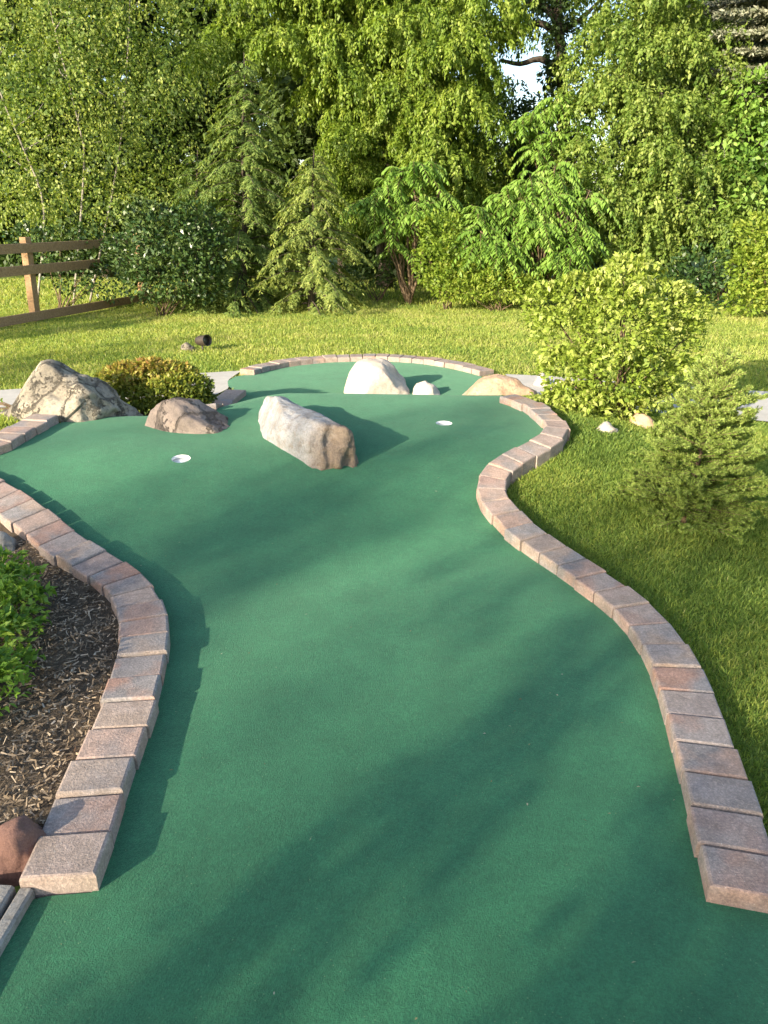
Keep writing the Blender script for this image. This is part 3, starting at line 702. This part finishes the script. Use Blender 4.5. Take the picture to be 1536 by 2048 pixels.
shrub('lawn_edge_shrub', ground(1515, 12.0), [blob(*q) for q in [(1520, 470, 12, 45, 40), (1500, 540, 11.9, 45, 45), (1540, 560, 11.8, 55, 50), (1490, 600, 11.8, 45, 30), (1560, 480, 12, 50, 50)]], M['bright'], 'yellow green shrub at the right edge of the far lawn', .075, .045, 4000, 8, tone=.7, spikes=10, group='shrubs along the far lawn edge')
shrub('lawn_edge_shrub', ground(1400, 13.0), [blob(*q) for q in [(1400, 540, 13, 60, 45), (1360, 570, 13, 50, 36), (1440, 580, 12.9, 50, 34)]], M['darkshrub'], 'dark shaded shrub right behind the golden shrub', .075, .045, 3000, 8, tone=.45, spikes=8, group='shrubs along the far lawn edge')
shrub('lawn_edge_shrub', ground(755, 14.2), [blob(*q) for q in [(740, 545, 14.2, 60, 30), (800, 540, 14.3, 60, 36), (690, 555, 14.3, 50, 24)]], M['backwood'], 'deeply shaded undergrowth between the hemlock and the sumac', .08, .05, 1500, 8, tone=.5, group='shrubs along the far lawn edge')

shrub('fence_thicket', ground(150, 13.0), [blob(*q) for q in [(120, 500, 13.0, 55, 45), (190, 500, 13.0, 55, 50), (150, 550, 13.0, 60, 40), (215, 560, 12.9, 40, 40), (60, 480, 13.2, 50, 30)]], M['darkshrub'], 'loose dark thicket behind the rails of the fence', .065, .045, 2200, 9, tone=.5, spikes=10)
# --- sumac with long compound leaves
def sumac(px, Y, heads, label, seed=0, stem_n=4):
    rg = np.random.default_rng(seed); base = Vector(ground(px, Y)); root = thing('sumac', base, label, 'small tree', 'sumacs in the hedge'); g = Geo(); C = []; D = []; Nn = []; rd = []; Ls = []
    for hx, hy, hY, nlf in heads + [(x + rg.uniform(-35, 35), y + rg.uniform(-10, 45), z + rg.uniform(-.25, .1), int(q * .8)) for x, y, z, q in heads]:
        h = np.array(A(hx, hy, hY)); g.tube(curve(base - Vector((0, 0, .05)), h, .1, 6, .06), taper(.028, .010, 6), 6)
        for k in range(nlf):
            a = k * 2.4 + rg.uniform(-.3, .3); el = rg.uniform(-.1, .9); d = np.array([math.cos(a) * math.cos(el), math.sin(a) * math.cos(el), math.sin(el)]); ln = rg.uniform(.34, .58); n = 10
            o = h + np.array([0, 0, -rg.uniform(0, .25)]); tn = np.clip(rg.normal(.5, .16), 0, 1)
            pts = [o + d * ln * t + np.array([0, 0, -.75 * ln * t * t]) for t in np.linspace(0, 1, n + 1)]
            g.tube([pts[0], pts[5], pts[10]], [.005, .004, .002], 4)
            for i in range(2, n + 1):
                tg = nrm(pts[i] - pts[i - 1]); s = nrm(np.cross(tg, [0, 0, 1.])); 
                for sg in (-1, 1):
                    C.append(pts[i]); D.append(nrm(s * sg * .9 + tg * .5 + np.array([0, 0, -.6]) + rg.normal(size=3) * .12)); Nn.append(nrm(np.array([0, 0, 1]) + rg.normal(size=3) * .2)); rd.append(np.clip(tn + rg.normal(0, .1), 0, 1)); Ls.append(rg.uniform(.10, .15) * (1.1 - .5 * abs(i / n - .5)))
    g.build('stems', M['twig'], root); Ls = np.array(Ls)
    leaves('foliage', np.array(C), np.array(D), np.array(Nn), Ls * .95, Ls * .36, M['sumac'], root, np.array(rd), .1)
sumac(1060, 13.2, [(960, 420, 13, 22), (1010, 380, 13.1, 24), (1060, 350, 13.2, 24), (1110, 390, 13, 24), (1160, 440, 12.9, 22), (1080, 450, 12.8, 24), (1010, 480, 12.7, 24), (1130, 500, 12.7, 24), (960, 480, 12.8, 18), (1180, 380, 13.3, 20), (1110, 330, 13.4, 20)], 'large sumac with long bright compound leaves above the weedy clump', 1)
sumac(815, 13.8, [(750, 390, 13.7, 20), (800, 340, 13.8, 22), (850, 330, 13.9, 22), (830, 390, 13.7, 22), (880, 380, 13.9, 18), (780, 430, 13.7, 16)], 'smaller sumac standing in front of the drooping tree', 2)
sumac(1130, 15, [(1070, 230, 14.8, 22), (1110, 200, 14.9, 24), (1150, 190, 15, 22), (1100, 270, 14.7, 20), (1160, 240, 14.9, 20)], 'tall sumac just under the bright gap of sky', 3)

# --- right: vine hung trees, leafy tree, spruce
cl = [blob(*q) for q in [(1215, 40, 15, 60, 70), (1280, 20, 15.2, 80, 70), (1205, 130, 14.8, 60, 60), (1260, 150, 14.6, 75, 60), (1340, 90, 15.0, 70, 70), (1230, 230, 14.4, 75, 60), (1310, 240, 14.4, 75, 60), (1220, 320, 14.1, 70, 60), (1300, 330, 14.0, 75, 60),
      (1270, 410, 13.7, 75, 50), (1340, 400, 13.9, 65, 60), (1220, 420, 13.9, 55, 50), (1320, 480, 13.5, 70, 45), (1260, 500, 13.4, 60, 40), (1250, -70, 15.2, 110, 60)]]
clump_tree('vine_hung_tree', ground(1270, 15.2), split(cl, 6, .48), M['vine'], M['bark'], 'olive green tree hung with vines, right of the bright gap', top=3.6, trunk_r=.15, per=2300, L=.07, W=.042, droop=.8, limbs=False, hang=(.42, 40, 13), tone=.5, group='vine hung trees on the right')
cl = [blob(*q) for q in [(1400, 150, 15.4, 60, 60), (1440, 220, 15, 65, 60), (1390, 250, 14.8, 60, 60), (1400, 340, 14.2, 65, 60), (1450, 400, 14, 60, 60), (1390, 440, 13.8, 60, 50), (1440, 480, 13.7, 60, 40), (1400, 60, 15.6, 60, 60)]]
clump_tree('vine_hung_tree', ground(1420, 15.0), split(cl, 6, .48), M['vine'], M['bark'], 'second vine hung tree, nearer the right edge', top=3.4, trunk_r=.13, per=2300, L=.07, W=.042, droop=.8, limbs=False, hang=(.4, 40, 13), tone=.42, group='vine hung trees on the right')
cl = [blob(*q) for q in [(1510, 200, 14.6, 60, 50), (1480, 270, 14.4, 55, 50), (1540, 290, 14.3, 60, 60), (1500, 350, 14.1, 60, 50), (1560, 380, 14, 60, 60), (1500, 420, 13.6, 55, 40), (1580, 200, 14.6, 70, 70)]]
clump_tree('leafy_tree', ground(1530, 14.8), cl, M['sumac'], M['bark'], 'fresh green leafy tree at the right edge, below the pale spruce', top=3.2, trunk_r=.12, per=1300, L=.12, W=.07, droop=.5, tone=.25)
def blue_spruce(px, Y, top_px, wpx, label):
    base = Vector(ground(px, Y)); top = A(px, top_px, Y); root = thing('blue_spruce', base, label, 'tree'); g = Geo(); rg = np.random.default_rng(8)
    g.tube(curve(base - Vector((0, 0, .1)), top, 0, 8, .0), taper(.07, .01, 8), 8); C = []; D = []; Nn = []; rd = []; Rm = wpx / 2 * Y / FOC
    for w_ in range(46):
        f = .12 + .86 * (w_ + rg.uniform(-.45, .45)) / 46; o = base.lerp(top, f)
        for k in range(9):
            a = k * 2 * math.pi / 9 + w_ * .7; ln = Rm * (1 - f * .85) * rg.uniform(.8, 1.1); d = np.array([math.cos(a), math.sin(a), rg.uniform(-.25, .1)]); g.tube([o, np.array(o) + d * ln], [.015, .003], 4)
            m_ = int(ln * 380); t = rg.uniform(.2, 1, m_); sd = np.array([-d[1], d[0], 0]); p = np.array(o) + np.outer(t * ln, d) + np.outer(rg.normal(0, .16, m_) * (1.3 - t) * ln * .5, sd) + rg.normal(0, .02, (m_, 3))
            C.append(p); D.append(nrm(d + rg.normal(size=(m_, 3)) * .5 + np.array([0, 0, .25]))); Nn.append(nrm(np.array([0, -.6, .8]) + rg.normal(size=(m_, 3)) * .5)); rd.append(rg.uniform(.3, 1, m_))
    g.build('trunk', M['bark'], root); C = np.concatenate(C); n = len(C)
    leaves('needles', C, np.concatenate(D), np.concatenate(Nn), rg.uniform(.07, .12, n), rg.uniform(.03, .05, n), M['bluespruce'], root, np.concatenate(rd), .1)
blue_spruce(1560, 15.6, -800, 560, 'pale blue spruce with level branches in the top right corner')
# dark bare limbed tree seen in the gap
base = Vector(ground(1135, 17.5)); root = thing('dark_limbed_tree', base, 'dark limbed tree whose branches cross the bright gap of sky', 'tree'); g = Geo()
tp = [A(1135, 500, 17.5), A(1128, 250, 17.5), A(1118, 60, 17.5), A(1110, -60, 17.5)]; g.tube(smooth_line([tuple(base - Vector((0, 0, .1)))] + [tuple(p) for p in tp], 4), taper(.2, .07, 16), 9)
for q in ([(1122, 140), (1080, 118), (1040, 128), (1000, 120)], [(1118, 70), (1075, 45), (1030, 75), (1000, 85)], [(1115, 40), (1075, 5), (1040, 15), (1010, -20)], [(1120, 60), (1160, 40), (1200, 0)]):
    g.tube(smooth_line([tuple(A(x, y, 17.5)) for x, y in q], 3), taper(.075, .03, (len(q) - 1) * 3), 6)
g.build('trunk', M['bark'], root)
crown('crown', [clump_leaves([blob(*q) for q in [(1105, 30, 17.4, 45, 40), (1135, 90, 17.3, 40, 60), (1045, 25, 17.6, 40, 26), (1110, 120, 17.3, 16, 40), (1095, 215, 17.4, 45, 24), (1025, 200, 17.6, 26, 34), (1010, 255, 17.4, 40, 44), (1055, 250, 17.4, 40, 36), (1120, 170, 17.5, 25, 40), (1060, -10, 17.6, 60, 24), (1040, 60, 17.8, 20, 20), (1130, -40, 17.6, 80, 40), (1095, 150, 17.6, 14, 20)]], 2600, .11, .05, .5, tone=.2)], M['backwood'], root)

# --- near planting
b = P(1240, 838)
gl = [blob(q[0], q[1], q[2] - 5.75 + b.y + .25, *q[3:]) for q in [(1255, 560, 5.95, 55, 45, ), (1160, 600, 5.9, 70, 50), (1320, 610, 5.95, 70, 50), (1130, 670, 5.8, 70, 55), (1240, 650, 5.7, 90, 70), (1340, 690, 5.85, 60, 60), (1140, 745, 5.75, 65, 50), (1230, 740, 5.6, 85, 60), (1310, 755, 5.8, 60, 55), (1150, 800, 5.75, 60, 32), (1225, 800, 5.7, 60, 28), (1290, 790, 5.85, 50, 30), (1110, 815, 5.75, 45, 26), (1180, 815, 5.6, 55, 24), (1250, 815, 5.6, 50, 24), (1330, 800, 5.8, 45, 30), (1370, 640, 6.0, 45, 50), (1095, 620, 5.95, 45, 50), (1230, 590, 5.8, 60, 50)]]
shrub('golden_shrub', (b.x, b.y + .2, b.z), gl, M['golden'], 'big golden leaved shrub beyond the right kerb', .039, .023, 13000, 22, tone=.5, spikes=34, spike_len=.15, spike_per=18, lo=.5)
b = P(318, 812); b = Vector((b.x, 5.6, float(H(b.x, 5.6))))
sl = [blob(*q) for q in [(255, 758, 5.55, 55, 32), (300, 750, 5.6, 60, 32), (345, 756, 5.6, 55, 32), (385, 780, 5.5, 42, 30), (350, 785, 5.4, 60, 32), (320, 790, 5.45, 70, 30), (265, 795, 5.5, 45, 30), (395, 800, 5.5, 30, 18), (225, 760, 5.7, 30, 18)]]
def red_tips(C):
    xr = (C[:, 0] - C[:, 0].min()) / np.ptp(C[:, 0]); zr = (C[:, 2] - C[:, 2].min()) / np.ptp(C[:, 2]); return .02 + .66 * zr - .35 * np.clip(xr - .45, 0, 1)
shrub('spirea_shrub', b, sl, M['spirea'], 'low shrub with orange red tips between the two left boulders', .034, .017, 36000, 14, tone=.5, spikes=60, spike_len=.09, spike_per=14, rdf=red_tips)
b = P(-8, 858, .0); b = Vector((b.x, 5.15, float(H(b.x, 5.15))))
shrub('yellow_leaf_plant', b, [blob(*q) for q in [(-10, 815, 5.15, 22, 22), (-40, 800, 5.2, 30, 30)]], M['golden'], 'small yellow leaved plant left of the tall tan boulder', .035, .02, 5000, 5, tone=.4)
b = P(-40, 1330); pl = []
for px, py, dz, r in [(20, 1215, .10, .13), (-60, 1200, .13, .16), (30, 1265, .07, .09), (-30, 1290, .1, .15), (10, 1345, .05, .09), (-60, 1380, .1, .16), (30, 1165, .08, .09), (-10, 1150, .09, .12), (60, 1200, .05, .06)]:
    q = P(px, py, dz); pl.append((tuple(q), (r, r, r * .65)))
shrub('bed_plant', b, pl, M['bedplant'], 'bright green leafy plant growing in the mulch at the left edge', .034, .016, 15000, 12, tone=.5, spikes=16, spike_len=.09, spike_per=14, lo=.4, stem_r=.006)

# --- little spruce on the right lawn
def small_spruce(base, h, rad, label, seed=4):
    base = Vector(base); root = thing('young_spruce', base, label, 'small tree'); rg = np.random.default_rng(seed); g = Geo(); top = base + Vector((.07, 0, h))
    g.tube(curve(base - Vector((0, 0, .04)), top, 0, 6, .0), taper(.016, .004, 6), 7); C = []; D = []; rd = []
    def spray(o, d, ln, lev, tn):
        n = 5; pts = [o + d * ln * t + np.array([0, 0, ln * (.10 * t * t)]) for t in np.linspace(0, 1, n + 1)]; g.tube(pts, taper(.0035 if lev == 0 else .002, .001, n), 4)
        m_ = int(ln * 1100); t = rg.uniform(0.02, 1, m_); p = o + np.outer(t * ln, d) + np.outer(ln * .10 * t * t, [0, 0, 1])
        rr = rnd_dir(m_); rr -= np.outer(rr @ d, d); C.append(p); D.append(nrm(nrm(rr) * .8 + d * .75)); rd.append(np.clip(tn + .35 * (t - .5) + rg.normal(0, .12, m_), 0, 1))
        if lev < 2 and ln > .06:
            for j in range(int(4 + ln * 18)):
                tt = rg.uniform(.25, .95); s = nrm(np.cross(d, [0, 0, 1.])) * rg.choice([-1, 1]); d2 = nrm(d * .8 + s * .75 + rg.normal(size=3) * .15 + np.array([0, 0, .08]))
                spray(o + d * ln * tt, d2, ln * rg.uniform(.28, .5) * (1.15 - tt * .5), lev + 1, tn)
    for k in range(110):
        f = .06 + .90 * k / 110; a = k * 2.4 + rg.uniform(-.3, .3); ln = ((rad * (1.02 - f * .8) if f < .42 else rad * 1.15 * (1 - f) ** .8) + .05) * rg.uniform(.75, 1.12); el = -.05 + .95 * f + rg.uniform(-.1, .1)
        spray(np.array(base.lerp(top, f)), np.array([math.cos(a) * math.cos(el), math.sin(a) * math.cos(el), math.sin(el)]), ln, 0, .42 + .3 * f)
    spray(np.array(base.lerp(top, .85)), np.array([0, 0, 1.]), h * .2, 1, .6)
    g.build('trunk', M['twig'], root); C = np.concatenate(C); D = np.concatenate(D); n = len(C)
    leaves('needles', C, D, rnd_dir(n), rg.uniform(.012, .019, n), rg.uniform(.0028, .0042, n), M['spruce'], root, np.concatenate(rd), .05)
small_spruce(P(1365, 1045), .84, .315, 'young green spruce standing alone on the right lawn')

# --- unseen trees shading the near ground; columns, flat and thin crowns added for that
def side_tree(x, y, h, r, z0, label, n=12, per=500, seed=0, column=False):
    cl = []
    if column:
        for k in range(n):
            f = (k + .5) / n; a = k * 2.4 + seed; rr = r * (1 if f < .72 else 1 - .75 * (f - .72) / .28)
            cl.append(((x + math.cos(a) * rr * .2, y + math.sin(a) * rr * .2, z0 + (h - z0) * f), (rr * .85, rr * .85, (h - z0) / n * 1.3)))
        return clump_tree('shade_column_tree', (x, y, -.02), cl, M['hemlock'], M['bark'], label, trunk_r=.05, per=per, L=.07, W=.035, group='trees outside the frame', limbs=False)
    for k in range(n):
        f = (k + .5) / n; a = k * 2.4 + seed; rr = r * math.sqrt(1 - (2 * f - 1) ** 2 * .8); cl.append(((x + math.cos(a) * rr * .6, y + math.sin(a) * rr * .6, z0 + (h - z0) * f), (r * .42, r * .42, (h - z0) / n * 1.6)))
    return clump_tree('shade_tree', (x, y, -.02), cl, M['birch'], M['bark'], label, trunk_r=.05 if z0 > 3 else .14, per=per, L=.12, W=.07, group='trees outside the frame', limbs=z0 < 3)
def from_sun(u, v): a = R(SUN_AZ); return (math.sin(a) * u + math.cos(a) * v, math.cos(a) * u - math.sin(a) * v)
# u metres down-sun, v metres to its right, how far the shadow reaches (u), crown width, density
for u, v, reach, base_u, wd_, per, col, lab in [(-16, -2.7, 4.3, -9, .95, 1500, 0, 'leafy tree behind the viewer whose shadow lies on the mound'), (-4.0, -.96, 2.75, -3.4, .21, 4200, 1, 'leftmost of the narrow columnar trees added unseen behind the viewer for shade'),
        (-3.8, -.25, 3.0, -3.2, .36, 4500, 1, 'second of the narrow columnar trees added unseen behind the viewer for shade'), (-4.2, .38, 3.3, -3.6, .42, 2000, 1, 'third of the narrow columnar trees added unseen behind the viewer for shade'), (-4.4, 1.08, 3.1, -3.6, .40, 1100, 1, 'rightmost of the narrow columnar trees added unseen behind the viewer for shade'),  # unseen columns added for straight-edged shade with a light gap between
        (-8, -1.1, 4.3, 2.6, 1.35, 520, 0, 'flat crowned tree added unseen behind the viewer to shade the right lawn'),  # added unseen; high flat crown keeps its shade on the right lawn
        (-26, -3.4, 3.9, -12, 1.8, 420, 0, 'thin crowned tree added unseen far behind the viewer to dim the sun, left of two like it'), (-27, -.9, 4.2, -12, 1.8, 420, 0, 'thin crowned tree added unseen far behind the viewer to dim the sun, between two like it'), (-28, 1.6, 5.2, -12, 1.8, 420, 0, 'thin crowned tree added unseen far behind the viewer to dim the sun, right of two like it'),  # unseen veil of thin crowns added to soften sun and shade contrast
        (-17, 2.9, 6.0, -9, 2.0, 900, 0, 'rightmost tree behind the viewer'), (-11, -8.2, 4.6, -8, 1.3, 900, 0, 'leafy tree left of the far lawn, outside the frame'), (-9, -11.3, 7.5, -6, 1.9, 900, 0, 'leafy tree shading the rail fence, outside the frame')]:
    x, y = from_sun(u, v); k = math.tan(R(SUN_EL)); side_tree(x, y, (reach - u) * k, wd_ * .78 if not col else wd_, (base_u - u) * k, lab, 14, per, u, bool(col))

# ---------------------------------------------------------------- grass and wood chips
def project(C):
    p = R(90 - PITCH); d = C - np.array([0, 0, CAMZ]); yy = d[:, 1] * math.cos(p) + d[:, 2] * math.sin(p); zz = d[:, 1] * math.sin(p) - d[:, 2] * math.cos(p)
    return 768 + d[:, 0] / zz * FOC, 1024 - yy / zz * FOC
def free(x, y):
    k = ~inside(green, x, y) & ~inside(bed, x, y) & ~inside(walk_l, x, y) & ~inside(walk_r, x, y)
    for q in KERBS: k &= ~inside(q, x, y)
    return k
def vnoise(x, y, s, seed=0):
    rg = np.random.default_rng(seed); out = 0
    for k in range(5):
        a, b, c = rg.uniform(-1, 1), rg.uniform(-1, 1), rg.uniform(0, 6); out = out + np.sin((x * a + y * b) * s * (1 + k * .6) + c)
    return out / 5
def grass_patch(n, x0, x1, y0, y1, L, W, lean=.7, warm=0.0):
    x = RG.uniform(x0, x1, n); y = RG.uniform(y0, y1, n); k = free(x, y); x, y = x[k], y[k]
    C = np.column_stack([x, y, H(x, y) - .03]); u, v = project(C); k = (u > -700) & (u < 2700) & (v < 2600); C = C[k]; n = len(C); x, y = C[:, 0], C[:, 1]
    cl = vnoise(x, y, 5, 1) * .5 + vnoise(x, y, 14, 2) * .5; a = RG.uniform(0, 2 * math.pi, n); ln = RG.uniform(.1, 1, n) * lean
    D = np.column_stack([np.cos(a) * ln + cl * .3, np.sin(a) * ln - .1, np.ones(n)]); D = nrm(D); a2 = RG.uniform(0, math.pi, n); Sd = np.column_stack([np.cos(a2), np.sin(a2), np.zeros(n)])
    LL = L * RG.uniform(.5, 1.25, n) * (1 + .25 * cl); b = D.copy(); b[:, 2] *= .6; b[:, :2] *= 1.7; b = nrm(b); w2 = W * RG.uniform(.7, 1.3, n)
    V = np.stack([C - Sd * w2[:, None] / 2, C + Sd * w2[:, None] / 2, C + D * LL[:, None] * .6 + Sd * w2[:, None] * .35, C + D * LL[:, None] * .6 + b * LL[:, None] * .45, C + D * LL[:, None] * .6 - Sd * w2[:, None] * .35], 1)
    rd = np.clip(.42 + warm + .2 * vnoise(x, y, 2.2, 5) + .12 * cl + RG.normal(0, .17, n), 0, 1); return V, rd
parts = [grass_patch(440000, .3, 4.4, .8, 4.3, .031, .0036, .9, .0), grass_patch(220000, .6, 6, 4.3, 6.2, .034, .005, .9, .04), grass_patch(330000, -6.5, 7.5, 6.0, 13.6, .046, .008, .9, .24), grass_patch(50000, -6, -2, 4.3, 6.2, .046, .007, .9, .15), grass_patch(60000, -11, 11, 13, 19, .08, .016, .8, .2)]
gr = poly_mesh('grass', np.concatenate([p[0] for p in parts]), 5, M['blade'], None, np.concatenate([p[1] for p in parts]))
tag(gr, 'short mown grass covering the lawn', 'grass', kind='stuff')
M['chip'] = leaf_mat('wood_chip', [(0, (.08, .06, .042)), (.45, (.26, .195, .13)), (.8, (.46, .365, .26)), (1, (.66, .56, .43))], .0, .8, .2)
n = 36000; x = RG.uniform(-3, -.5, n); y = RG.uniform(.95, 3.2, n); k = inside(bed, x, y)
for q in KERBS: k &= ~inside(q, x, y)
x, y = x[k], y[k]; C = np.column_stack([x, y, bz(x, y) + .016 + RG.uniform(0, .012, len(x))]); n = len(C); D = nrm(np.column_stack([RG.normal(size=(n, 2)), RG.normal(0, .3, n)])); Nn = nrm(np.array([0, 0, 1]) + RG.normal(size=(n, 3)) * .5)
Sd = nrm(np.cross(D, Nn)); L = (RG.uniform(.006, .028, n))[:, None]; W = RG.uniform(.0025, .007, n)[:, None]
V = np.stack([C - D * L / 2 - Sd * W / 2, C - D * L / 2 + Sd * W / 2, C + D * L / 2 + Sd * W * .4, C + D * L * .55 - Sd * W * .3], 1)
tag(poly_mesh('wood_chips', V, 4, M['chip'], None, np.clip(RG.beta(1.6, 2.4, n), 0, 1)), 'shredded bark chips covering the planting bed', 'mulch', kind='stuff')

n = 260; x = RG.uniform(-2.2, 1.5, n); y = RG.uniform(.8, 5.2, n); k = inside(green, x, y)
for q in KERBS: k &= ~inside(q, x, y)
x, y = x[k], y[k]; n = len(x); C = np.column_stack([x, y, H(x, y) + .004]); a = RG.uniform(0, 6.3, n); D = np.column_stack([np.cos(a), np.sin(a), RG.uniform(-.05, .25, n)])
M['litter'] = leaf_mat('dry_litter', [(0, (.10, .08, .05)), (.5, (.28, .24, .12)), (1, (.55, .50, .38))], .1, .8, .2)
lt = leaves('leaf_litter', C, D, np.array([0, 0, 1]) + RG.normal(size=(n, 3)) * .2, RG.uniform(.004, .014, n), RG.uniform(.0015, .005, n), M['litter'], None)
tag(lt, 'tiny dry bits of leaf and grass scattered over the green', 'litter', kind='stuff')
